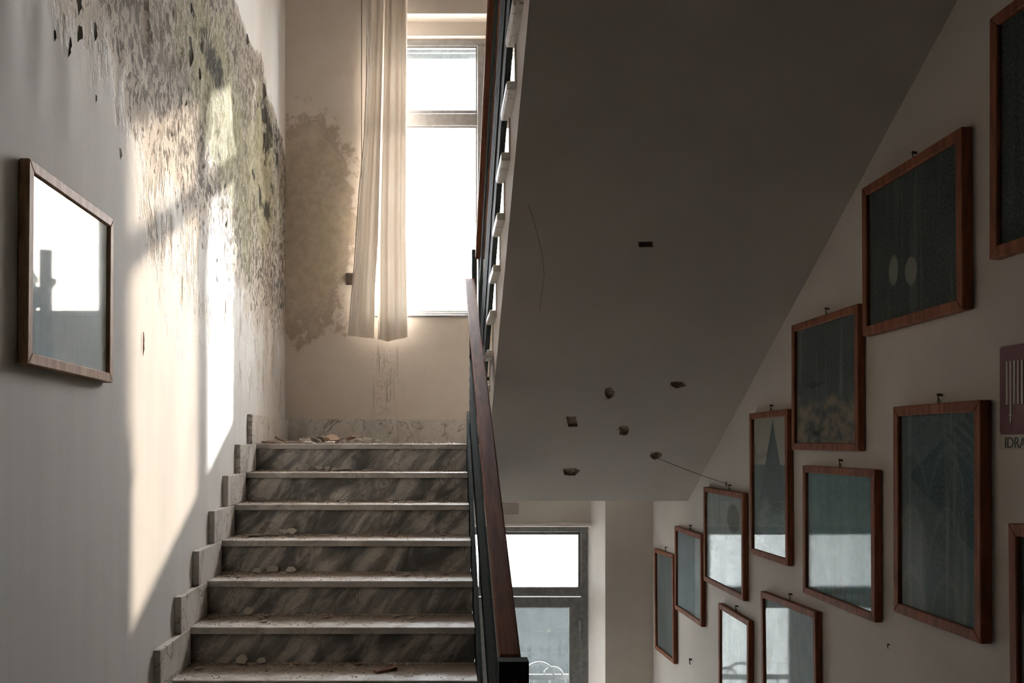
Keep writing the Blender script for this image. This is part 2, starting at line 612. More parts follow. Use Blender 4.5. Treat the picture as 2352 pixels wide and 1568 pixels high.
def flake_mesh(seed, mat, curl):
    r = random.Random(seed)
    n, m = 5, 6
    h = r.uniform(1.2, 2.4)
    vs, fs = [], []
    prof = [r.uniform(0.5, 0.8)] + [r.uniform(0.7, 1.1) for _ in range(m - 2)] + [r.uniform(0.3, 0.6), r.uniform(0.02, 0.2)]
    lean = r.uniform(-0.35, 0.35)
    for j in range(m + 1):
        t = j / m
        for i in range(n + 1):
            u = i / n - 0.5
            w = prof[j] * 0.55
            y = u * w + lean * t * h * 0.3 + r.uniform(-0.03, 0.03)
            out = curl * (u + 0.5) ** 1.5 * w * (0.4 + 0.6 * t)
            vs.append((out + 0.005, y, -h * t + r.uniform(-0.05, 0.05)))
    for j in range(m):
        for i in range(n):
            q = j * (n + 1) + i
            fs.append((q, q + 1, q + n + 2, q + n + 1))
    me = bpy.data.meshes.new('paint_flake')
    me.from_pydata(vs, [], fs)
    me.polygons.foreach_set('use_smooth', [True] * len(fs))
    me.materials.append(mat)
    return me


fl_light = [flake_mesh(i, M['paint_flake'], 0.25 + 0.05 * i) for i in range(8)]
fl_dark = [flake_mesh(40 + i, M['paint_dark'], 0.3 + 0.06 * i) for i in range(8)]


def paint_flake(d, z, size, dark, roll=0.0, swing=0.0):
    me = R.choice(fl_dark if dark else fl_light)
    o = bpy.data.objects.new('paint_flake', me)
    o.location = (XL + 0.004, d, z)
    o.scale = (size, size, size)
    o.rotation_euler = (roll, 0, 0)
    link(o, wall_l)
    return o


cnt = 0
while cnt < 230:
    d, z = R.uniform(2.3, 6.9), R.uniform(0.75, 2.9)
    if z > 0.47 * d + 0.15:
        continue
    pe, st, mo, n1, n2 = wall_fields(d, z)
    if R.random() > pe * 0.55 + mo * 0.5 or pe < 0.03:
        continue
    s = R.uniform(0.008, 0.028) * (1.0 + 0.8 * mo)
    paint_flake(d, z, s, R.random() < 0.12 + 0.7 * mo, R.uniform(-0.5, 0.5), R.uniform(-0.9, 0.3))
    cnt += 1
# large torn flaps, dark tongues with their shadow side put into the colour
for d, z, s, ro, sw in ((5.95, 1.62, 0.15, 0.25, -0.5), (6.12, 1.53, 0.11, 0.2, -0.4), (5.78, 1.66, 0.08, 0.5, -0.2),
                        (5.60, 2.42, 0.10, 0.1, -0.6), (6.12, 2.32, 0.12, 0.1, -0.6), (6.18, 2.02, 0.16, 0.1, -0.6),
                        (6.08, 2.14, 0.12, 0.2, -0.5), (6.62, 2.02, 0.10, 0.0, -0.4), (6.5, 1.6, 0.09, 0.1, -0.3), (6.45, 1.75, 0.08, -0.1, -0.3),
                        (2.93, 1.26, 0.07, -0.2, -0.5), (3.02, 1.33, 0.07, -0.25, -0.5), (2.82, 1.23, 0.04, 0.1, -0.4), (3.16, 1.16, 0.03, 0, -0.4),
                        (4.33, 1.86, 0.13, 0.1, -0.5), (4.50, 1.78, 0.08, 0.1, -0.4),
                        (3.0, 1.44, 0.09, 0.0, -0.5), (3.15, 1.40, 0.06, 0, -0.5)):
    paint_flake(d, z, s * 0.55, True, ro, sw)
red = flake_mesh(77, M['flake_red'], 0.2)
for d, z, q in ((3.66, 0.42, 0.045), (4.42, 1.18, 0.03), (4.15, 1.42, 0.03), (5.05, 0.75, 0.04), (4.62, 1.62, 0.03), (5.25, 1.3, 0.035)):
    o = paint_flake(d, z, q, False)
    o.data = red
    o.scale.y *= 0.45
# ------------------------------------------------------------------ rest of the shell
def structure(name, mb, mat, label):
    return tag(mb.build(name, mat), label, kind='structure')


structure('wall_right', MB().box(XR, XR + 0.2, REAR, 7.35, ZB, CEIL), M['plaster'], 'off-white right wall under the overhead flight, hung with framed pictures')
structure('wall_rear', MB().box(XL - 0.2, XR + 0.2, REAR - 0.2, REAR, ZB, CEIL), M['plaster'], 'plain plaster wall behind the stair hall')
structure('ceiling', MB().box(XL - 0.2, XR + 0.2, REAR - 0.2, 7.35, CEIL, CEIL + 0.2), M['plaster'], 'plaster ceiling above the stairwell')
structure('floor', MB().box(XL, XR, REAR, 3.06, ZF - 0.25, ZF), M['hall_floor'], 'marble floor at the foot of the stairs')
structure('floor_upper', MB().box(XL, XR, REAR, 2.84, 1.36, 1.62), M['soffit'], 'upper floor slab above the stair hall')
structure('floor_lower', MB().box(XL, XR, REAR, 7.0, ZB - 0.25, ZB), M['tread'], 'lowest marble landing below the stairs')

W1 = (-0.5, 0.985, 0.91, 3.176)       # upper window opening
W2 = (-0.5, 1.22, ZB, -0.36)         # lower glazed door opening
DT = 7.35
wb_ = MB()
wb_.box(XL - 0.2, W1[0], DB, DT, ZB, CEIL)
wb_.box(W2[1], XR + 0.2, DB, DT, ZB, CEIL)
wb_.box(W1[0], W2[1], DB, DT, W1[3], CEIL)
wb_.box(W1[1], W2[1], DB, DT, W1[2], W1[3])
wb_.box(W1[0], W2[1], DB, DT, W2[3], W1[2])
wb_.box(W1[0], W1[1], 7.14, DT, 3.07, 3.18)                 # shutter box face over the window
wb_.box(W2[0], W2[1], 7.16, DT, -0.655, W2[3])              # wall above the glazed door
wb_.hexa([(1.125, 7.18, ZB), (1.22, 7.0, ZB), (1.125, DT, ZB), (1.22, DT, ZB),
          (1.125, 7.18, -0.36), (1.22, 7.0, -0.36), (1.125, DT, -0.36), (1.22, DT, -0.36)])
wb_.hexa([(-0.5, 7.0, ZB), (-0.42, 7.18, ZB), (-0.5, DT, ZB), (-0.42, DT, ZB),
          (-0.5, 7.0, -0.36), (-0.42, 7.18, -0.36), (-0.5, DT, -0.36), (-0.42, DT, -0.36)])
wall_b = structure('wall_back', wb_, M['back'], 'cream plaster back wall with a brown water stain beside the curtain')
# broken hole as a block with recess shade in its colour; vent cover
MB().prism_x([(0, 0)] * 0 or [(6.985, 1.165), (6.985, 1.225), (6.999, 1.24), (6.999, 1.15)], -0.715, -0.64).build('dark_shade_socket', M['nail'], wall_b)
MB().box(0.45, 0.585, 7.14, 7.16, -0.57, -0.49).build('vent_cover', M['vent'], wall_b, bevel=0.004)
# beading round the glazed door
bd = MB()
bd.box(-0.44, 1.14, 7.135, 7.16, -0.668, -0.640)
bd.build('plaster_bead', M['back'], wall_b, bevel=0.006)

# ------------------------------------------------------------------ upper window
win = tag(empty('window_1'), 'tall grey aluminium window beside the curtain, blown out white', kind='structure')


def bars(name, mat, parent, x0, x1, z0, z1, w, y0, y1, wb=None, wt=None, bev=0.004):
    wb = w if wb is None else wb
    wt = w if wt is None else wt
    MB().box(x0, x1, y0, y1, z1 - wt, z1).build(name, mat, parent, bevel=bev)
    MB().box(x0, x1, y0, y1, z0, z0 + wb).build(name, mat, parent, bevel=bev)
    MB().box(x0, x0 + w, y0, y1, z0 + wb, z1 - wt).build(name, mat, parent, bevel=bev)
    MB().box(x1 - w, x1, y0, y1, z0 + wb, z1 - wt).build(name, mat, parent, bevel=bev)


FZ0, FZ1 = 0.926, 3.07
bars('window_frame', M['alu'], win, -0.495, 0.975, FZ0, FZ1, 0.05, 7.20, 7.28)
MB().box(-0.445, 0.925, 7.195, 7.28, 2.405, 2.50).build('window_transom', M['alu'], win, bevel=0.004)
MB().box(0.272, 0.345, 7.19, 7.28, FZ0 + 0.05, FZ1 - 0.05).build('window_mullion', M['alu'], win, bevel=0.004)
for x0, x1, gm in ((-0.445, 0.272, 'glass'), (0.345, 0.925, 'glass_dusty')):
    for z0, z1 in ((0.96, 2.405), (2.50, 3.02)):
        sash = MB()
        e = 0.012
        sash.box(x0, x1, 7.215, 7.235, z1 - e, z1).box(x0, x1, 7.215, 7.235, z0, z0 + 0.03)
        sash.box(x0, x0 + e, 7.215, 7.235, z0 + 0.03, z1 - e).box(x1 - e, x1, 7.215, 7.235, z0 + 0.03, z1 - e)
        s_ = sash.build('sash', M['alu'], win)
        MB().box(x0 + e, x1 - e, 7.222, 7.226, z0 + 0.03, z1 - e).build('pane', M[gm], s_)
MB().box(-0.499, 0.984, 6.982, 7.198, 0.912, 0.926).build('window_sill', M['alu'], win, bevel=0.003)
for k in range(2):
    MB().box(-0.48, 0.94, 7.31, 7.322, 2.962 + k * 0.05, 3.008 + k * 0.05).build('shutter_slat', M['shutter'], win, bevel=0.004)

# ------------------------------------------------------------------ lower glazed door
door = tag(empty('door_1'), 'grey metal glazed balcony door with a bright transom pane below the landing', kind='structure')
bars('door_frame', M['alu_dark'], door, -0.415, 1.118, ZB, -0.660, 0.052, 7.185, 7.27)
MB().box(-0.363, 1.066, 7.18, 7.27, -1.205, -1.134).build('door_transom', M['alu_dark'], door, bevel=0.004)
MB().box(0.30, 0.40, 7.18, 7.27, -1.134, -0.712).build('door_mullion', M['alu_dark'], door, bevel=0.004)
for x0, x1 in ((-0.363, 0.30), (0.40, 1.066)):
    s_ = MB().box(x0, x1, 7.205, 7.225, -0.735, -0.712).box(x0, x0 + 0.018, 7.205, 7.225, -1.134, -0.735) \
        .box(x1 - 0.018, x1, 7.205, 7.225, -1.134, -0.735).build('transom_bead', M['alu_dark'], door)
    MB().box(x0 + 0.018, x1 - 0.018, 7.213, 7.217, -1.134, -0.735).build('pane', M['glass_hazy'], s_)
for x0, x1 in ((-0.363, 0.348), (0.352, 1.066)):
    lf = MB()
    w = 0.085
    lf.box(x0, x1, 7.19, 7.24, -1.29, -1.212).box(x0, x1, 7.19, 7.24, ZB + 0.01, ZB + 0.14)
    lf.box(x0, x0 + w, 7.19, 7.24, ZB + 0.14, -1.29).box(x1 - w, x1, 7.19, 7.24, ZB + 0.14, -1.29)
    leaf = lf.build('door_leaf', M['alu_dark'], door)
    gk = MB()
    gk.box(x0 + w, x1 - w, 7.195, 7.2, -1.297, -1.29).box(x0 + w, x0 + w + 0.007, 7.195, 7.2, ZB + 0.14, -1.297)
    gk.box(x1 - w - 0.007, x1 - w, 7.195, 7.2, ZB + 0.14, -1.297)
    gk.build('gasket', M['white_iron'], leaf)
    MB().box(x0 + w, x1 - w, 7.212, 7.216, ZB + 0.14, -1.29).build('pane', M['glass_dirty'], leaf)
hg = MB()
hg.tube([(1.06, 7.178, -1.47), (1.06, 7.178, -1.38)], 0.013, 8).tube([(1.06, 7.178, -1.53), (1.06, 7.178, -1.475)], 0.009, 8)
hg.build('hinge', M['alu_dark'], door)

# white scrolled grille outside the glazed door
gr = tag(empty('iron_grille', (0, 0, ZB)), 'white iron grille with scrolls seen through the dirty door pane', 'grille')


def gtube(name, pts, r):
    MB().tube([(x, y, z - ZB) for x, y, z in pts], r, 6).build(name, M['white_iron'], gr, smooth=True)


GY = 7.36
MB().box(-0.42, 1.12, GY - 0.01, GY + 0.01, -1.885 - ZB, -1.845 - ZB).build('rail', M['white_iron'], gr)
MB().box(-0.42, 1.12, GY - 0.01, GY + 0.01, 0.1, 0.14).build('rail', M['white_iron'], gr)
for cx, rr in ((0.765, 0.115), (0.875, 0.075), (0.15, 0.115), (0.04, 0.075)):
    gtube('scroll', [(cx + rr * math.cos(a), GY, -1.865 + rr * 0.95 * math.sin(a)) for a in [math.pi * k / 14 for k in range(15)]], 0.012)
for k in range(13):
    x = -0.40 + k * 0.125
    gtube('bar', [(x, GY, -1.86), (x, GY, ZB + 0.12)], 0.008)
MB().box(-0.42, -0.40, GY - 0.01, GY + 0.01, 0, 1.49).build('post', M['white_iron'], gr)
MB().box(1.10, 1.12, GY - 0.01, GY + 0.01, 0, 1.49).build('post', M['white_iron'], gr)

# outside world
structure('exterior_ground', MB().box(-60, 60, 7.5, 120, ZB - 3.6, ZB - 3.5), M['ground'], 'pale paving outside the building')
structure('exterior_wall', MB().box(0.5, 14, 10.2, 10.5, ZB - 3.5, -1.62), M['outside'], 'grey rendered wall outside, seen through the dirty door pane')
structure('exterior_sky_blocker', MB().box(-3.0, 4.0, 7.35, 8.6, -0.52, -0.40), M['outside'], 'added slab outside that holds sky light off the glazed door')  # added slab, out of view, keeps sky light off the door pane
structure('exterior_balcony', MB().box(-1.5, 2.2, 7.35, 8.5, ZB - 0.2, ZB - 0.02), M['ground'], 'small balcony slab outside the glazed door')

# ------------------------------------------------------------------ near flight (rises away from the camera)
st = tag(empty('marble_staircase', (0, 0, 0)), 'grey veined marble flight strewn with plaster, rising to the window landing', 'staircase')


def nose(k):
    return D7 - T * (7 - k), ZL - RI * (7 - k)


body = [(3.06 + 0.02, ZF - 0.25), (3.06 + 0.02, ZF)]
for k in range(-2, 8):
    d, z = nose(k)
    body.append((d + 0.035, z - RI))
    body.append((d + 0.035, z - 0.032))
body += [(DB, ZL - 0.032), (DB, ZL - 0.366), (6.0, ZL - 0.366)]
cc = MB().prism_x(body, XL, SX - 0.006).build('concrete_core', M['plaster'], st)
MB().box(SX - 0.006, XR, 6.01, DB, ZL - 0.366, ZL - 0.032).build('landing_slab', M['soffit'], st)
for k in range(-2, 8):
    d, z = nose(k)
    MB().box(XL + 0.02, SX, d, (d + T + 0.04) if k < 7 else d + 0.36, z - 0.032, z).build('tread', M['tread'], st, bevel=0.004, seg=2)
    MB().box(XL + 0.02, SX - 0.003, d + 0.022, d + 0.04, z - RI + 0.0005, z - 0.032).build('riser', M['riser'], st)
    if k < 7:
        MB().box(XL, XL + 0.03, d - 0.16, d + T - 0.004, z + 0.001, z + RI - 0.001).build('skirting_block', M['skirting'], st, bevel=0.002)
# landing paving and its skirting
for x0, x1 in ((XL + 0.02, -0.47), (-0.467, 0.27), (0.273, 0.93), (0.933, XR)):
    MB().box(x0, x1, D7 + 0.363 if x1 < 0.2 else (D7 + 0.363 if x0 < 0.1 else 5.85), DB, ZL - 0.032, ZL - 0.001).build('landing_tile', M['tread'], st, bevel=0.002)
MB().box(XL, XL + 0.03, D7 - 0.125, 6.35, ZL + 0.001, ZL + 0.18).build('skirting_block', M['skirting'], st, bevel=0.002)
MB().box(XL, XL + 0.028, 6.352, DB, ZL + 0.001, ZL + 0.178).build('skirting_block', M['skirting'], st, bevel=0.002)
for x0, x1 in ((XL + 0.03, -0.335), (-0.333, 0.40), (0.402, 1.1), (1.102, XR)):
    MB().box(x0, x1, DB - 0.022, DB, ZL + 0.001, ZL + 0.178).build('skirting_block', M['skirting'], st, bevel=0.002)

# ------------------------------------------------------------------ flight overhead (rises towards the camera)
up = tag(empty('overhead_staircase', (0, 0, 0)), 'white plastered underside of the flight rising overhead, with broken holes', 'staircase')
XS = 0.268
poly = [(6.01, soffit(6.01)), (2.80, soffit(2.80)), (2.80, 1.36 + 0.2)]
for k in range(9, 0, -1):
    d, z = UD1 - T * (k - 1), ZL + RI * k
    poly.append((d - T - 0.035 + 0.07 if k == 9 else d - 0.035 - T + 0.0, z - 0.032))
    poly.append((d - 0.035, z - 0.032))
    poly.append((d - 0.035, z - RI - 0.032))
poly.append((6.01, ZL - 0.033))
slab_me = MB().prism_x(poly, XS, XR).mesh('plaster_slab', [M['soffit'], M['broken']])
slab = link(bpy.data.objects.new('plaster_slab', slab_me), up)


def on_soffit(px, py):
    d = 0.5527 * SD0 / ((VY - py) / F + 0.5527)
    return Vector(((px - VX) * d / F, d, (VY - py) * d / F))


HOLES = [(1483, 561, 44, 17, 4), (1400, 902, 32, 32, 9), (1557, 883, 44, 20, 9), (1314, 968, 30, 32, 4), (1433, 989, 30, 28, 9), (1506, 1046, 34, 22, 9), (1311, 1084, 50, 24, 9)]
SN = Vector((0, -0.5527, -1)).normalized()       # outward normal of the soffit
cut = MB()
for i, (px, py, w, h, n) in enumerate(HOLES):
    r = random.Random(60 + i)
    ring = []
    for k in range(n):
        a = 2 * math.pi * (k + 0.5) / n
        q = 1.0 if n == 4 else r.uniform(0.75, 1.15)
        e = 1.25 if n == 4 else 1.0
        ring.append(on_soffit(px + math.cos(a) * w / 2 * q * e + (0 if n > 4 else h * 0.12 * math.sin(a)), py + math.sin(a) * h / 2 * q * e))
    vs = [p + SN * 0.03 for p in ring] + [p - SN * r.uniform(0.010, 0.024) + (sum(ring, Vector()) / n - p) * 0.25 for p in ring]
    fs = [tuple(range(n)), tuple(range(2 * n - 1, n - 1, -1))] + [(k, k + n, (k + 1) % n + n, (k + 1) % n) for k in range(n)]
    cut.add(vs, fs, 1)
cutter = link(bpy.data.objects.new('cutter', cut.mesh('cutter', [M['soffit'], M['broken']])))
bo = slab.modifiers.new('cut', 'BOOLEAN')
bo.operation, bo.object, bo.solver = 'DIFFERENCE', cutter, 'EXACT'
bpy.context.view_layer.update()
dg = bpy.context.evaluated_depsgraph_get()
new_me = bpy.data.meshes.new_from_object(slab.evaluated_get(dg))
new_me.name = 'plaster_slab'
slab.modifiers.clear()
slab.data = new_me
bpy.data.objects.remove(cutter)
# raised broken lips round the holes
for i, (px, py, w, h, n) in enumerate(HOLES):
    if n == 4: continue
    r = random.Random(90 + i)
    for k in range(3):
        a = r.uniform(0, 6.28)
        p = on_soffit(px + math.cos(a) * w * 0.48, py + math.sin(a) * h * 0.48)
        m = MB()
        s = r.uniform(0.006, 0.014)
        vs = [p + Vector((r.uniform(-s, s), r.uniform(-s, s), r.uniform(-s, s) * 0.5)) + SN * 0.002 for _ in range(4)] + [p + SN * r.uniform(0.004, 0.012)]
        m.add(vs, [(0, 1, 4), (1, 2, 4), (2, 3, 4), (3, 0, 4), (3, 2, 1, 0)])
        m.build('plaster_lip', M['soffit'], up)
cp = [on_soffit(px, py) + SN * 0.0005 for px, py in ((1213, 470), (1224, 500), (1236, 545), (1246, 590), (1250, 630), (1243, 680), (1239, 712))]
MB().tube(cp, 0.0012, 4).build('hairline_crack', M['broken'], up)
for k in range(1, 10):
    d, z = UD1 - T * (k - 1), ZL + RI * k
    MB().box(0.232, XR - 0.002, d - T - 0.04, d, z - 0.034, z).build('tread', M['skirting'], up, bevel=0.008, seg=2)
    MB().box(0.262, XR - 0.002, d - 0.038, d - 0.02, z - RI, z - 0.034).build('riser', M['skirting'], up)

# flight that goes down on the right to the glazed door (below the picture)
dn = tag(empty('descending_staircase', (0, 0, ZB)), 'marble flight going down to the glazed door, behind the handrail', 'staircase')
pl = [(3.06, ZF - 0.25 - ZB), (3.06, ZF - ZB)]
pl = []
for k in range(1, 10):
    z = ZF - RI * k - ZB
    d = 3.06 + T * (k - 1)
    pl += [(d, z), (d + T, z)]
pl += [(3.06 + 9 * T, 0.0), (3.06, 0.0)]
MB().prism_x(pl, 0.27, XR).build('concrete_core', M['plaster'], dn)
for k in range(1, 10):
    z = ZF - RI * k - ZB
    d = 3.06 + T * (k - 1)
    MB().box(0.25, XR, d, d + T + 0.02, z, z + 0.03).build('tread', M['tread'], dn, bevel=0.003)

# ------------------------------------------------------------------ railings
def sloped(mb, x0, x1, da, za, db, zb, h):       # a bar whose top edge runs from (da,za) to (db,zb)
    if isinstance(x0, tuple):
        (xa0, xa1), (xb0, xb1) = x0, x1
    else:
        xa0, xa1, xb0, xb1 = x0, x1, x0, x1
    return mb.hexa([(xa0, da, za - h), (xa1, da, za - h), (xb0, db, zb - h), (xb1, db, zb - h),
                    (xa0, da, za), (xa1, da, za), (xb0, db, zb), (xb1, db, zb)])


rail = tag(empty('stair_railing', (0.17, 2.9, ZF)), 'dark steel railing with a worn brown wooden handrail, beside the near flight', 'railing')


def child(mb, name, mat, parent, **k):
    o = mb.build(name, mat, parent, **k)
    o.matrix_parent_inverse = Matrix.Translation(-parent.location)
    return o


def hr(d):
    return nos_near(d) + 0.95


child(sloped(MB(), (0.176, 0.243), (0.146, 0.208), 2.88, hr(2.88), 5.94, hr(5.94), 0.042), 'handrail', M['rail_wood'], rail, bevel=0.006, seg=2)
child(sloped(MB(), (0.19, 0.23), (0.162, 0.196), 2.88, hr(2.88) - 0.042, 5.93, hr(5.93) - 0.042, 0.008), 'handrail_strip', M['steel'], rail)
for h in (0.88, 0.80, 0.48, 0.41, 0.34, 0.27, 0.20, 0.13, 0.06):
    child(sloped(MB(), (0.198, 0.211), (0.172, 0.184), 2.90, nos_near(2.90) + h, 5.90, nos_near(5.90) + h, 0.032), 'bar', M['steel'], rail, bevel=0.002)
child(sloped(MB(), (0.154, 0.166), (0.154, 0.166), 2.90, nos_near(2.90) + 0.15, 5.86, nos_near(5.86) + 0.15, 0.42), 'stringer_plate', M['steel'], rail)
for d in (2.95, 5.86):
    x = 0.203 - (d - 2.9) * 0.0103
    child(MB().box(x, x + 0.03, d, d + 0.012, nos_near(d) - (0.02 if d > 3 else 0.11), hr(d) - 0.048), 'post', M['steel'], rail)
# inverted U bracket that turns the rail to the descending flight
br = MB()
zt = -(1512 - VY) * 2.86 / F
br.box(0.172, 0.262, 2.82, 2.88, zt - 0.055, zt)
br.box(0.172, 0.210, 2.82, 2.88, ZF, zt - 0.055)
br.box(0.226, 0.262, 2.82, 2.88, ZF, zt - 0.055)
child(br, 'newel_bracket', M['black'], rail)

ur = tag(empty('stair_railing', (0.222, 5.9, ZL)), 'dark steel railing with a thin red handrail on the flight overhead, beside the window', 'railing')
DA, DZ = 5.72, 2.60


def usl(h, x0, x1, ht, da=DA, db=DZ):
    return sloped(MB(), x0, x1, da, nos_far(da) + h, db, nos_far(db) + h, ht)


child(usl(0.95, 0.204, 0.268, 0.04), 'handrail', M['rail_wood'], ur, bevel=0.005)
for h in (0.90, 0.84, 0.45, 0.39, 0.33, 0.27, 0.21):
    child(usl(h, 0.232, 0.246, 0.036, 5.86), 'bar', M['steel'], ur, bevel=0.002)
child(usl(0.20, 0.238, 0.262, 0.195, 5.90), 'stringer_plate', M['steel'], ur)
for d in (5.86, 2.9):
    child(MB().box(0.246, 0.264, d - 0.03, d, nos_far(d) + 0.0, nos_far(d) + 0.86), 'post', M['steel'], ur)
nb = MB()
zt2 = (VY - 573) * 5.95 / F
nb.box(0.190, 0.236, 5.94, 5.98, zt2 - 0.03, zt2)
nb.box(0.190, 0.220, 5.94, 5.98, hr(5.94) - 0.9, zt2 - 0.03)
nb.box(0.232, 0.262, 5.94, 5.98, ZL, zt2)
child(nb, 'newel_bracket', M['steel'], ur, bevel=0.002)
child(MB().box(0.20, 0.31, 5.60, 5.64, 0.352, 0.372), 'wall_bracket', M['black'], ur)

# ------------------------------------------------------------------ curtain
cu = tag(empty('curtain', (-0.47, 6.88, 0.73)), 'long cream curtain hanging gathered at the edge of the bright window', 'curtain')
CY = 6.87


def cpx(px):
    return (px - VX) * CY / F


L_EDGE = [(0.72, cpx(801)), (1.0, cpx(808)), (1.3, cpx(816)), (1.8, cpx(826)), (2.2, cpx(838)), (2.6, cpx(843)), (3.5, cpx(846))]
M_EDGE = [(0.72, cpx(858)), (1.1, cpx(861)), (1.5, cpx(868)), (3.5, cpx(884))]
M2_EDGE = [(0.72, cpx(867)), (1.1, cpx(868)), (1.5, cpx(868)), (3.5, cpx(884))]
R_EDGE = [(0.72, cpx(936)), (1.5, cpx(932)), (3.5, cpx(935))]


def panel(name, ea, eb, folds, amp, seed, y, drop):
    r = random.Random(seed)
    nu, nz = 120, 60
    ph = r.uniform(0, 6)
    vs, fs = [], []
    for j in range(nz + 1):
        t = j / nz
        for i in range(nu + 1):
            u = i / nu
            zb = 0.735 + drop(u)
            z = zb + (3.42 - zb) * t
            a, b = interp(ea, z), interp(eb, z)
            k = 1.0 - 0.35 * (1 - t)
            w = math.sin(ph + folds * 2 * math.pi * (u + 0.04 * math.sin(3 * t + ph))) * k
            w += 0.35 * math.sin(2.3 * ph + folds * 5.1 * math.pi * u + 1.2 * t) * (0.4 + 0.6 * t)
            w += 0.8 * (2 * abs(u - 0.5)) ** 6
            x = a + (b - a) * (u + 0.015 * math.sin(folds * 4 * math.pi * u))
            vs.append((x + 0.47, y - 6.88 + amp * w, z - 0.73))
    for j in range(nz):
        for i in range(nu):
            q = j * (nu + 1) + i
            fs.append((q, q + 1, q + nu + 2, q + nu + 1))
    me = bpy.data.meshes.new(name)
    me.from_pydata(vs, [], fs)
    me.polygons.foreach_set('use_smooth', [True] * len(fs))
    me.materials.append(M['curtain'])
    o = link(bpy.data.objects.new(name, me), cu)
    return o


panel('cloth_panel', L_EDGE, M_EDGE, 1.6, 0.022, 3, 6.86, lambda u: 0.02 * (1 - u))
panel('cloth_panel', M2_EDGE, R_EDGE, 2.2, 0.026, 5, 6.88, lambda u: -0.02 + 0.05 * abs(u - 0.35))
hm = MB()
pts = [(interp(L_EDGE, z) + 0.47 - 0.004, -0.02 + 0.0, z - 0.73) for z in [0.76 + 2.6 * k / 30 for k in range(31)]]
hm.tube(pts, 0.005, 5).build('hem', M['hem'], cu, smooth=True)
MB().tube([(-0.35 , 0.02, 2.70), (0.95, 0.02, 2.70)], 0.012, 8).build('curtain_rod', M['alu'], cu)
MB().tube([(cpx(829) + 0.47, 0.05, 2.70), (cpx(829) + 0.47, 0.05, 0.57)], 0.003, 5).build('pull_cord', M['nail'], cu)

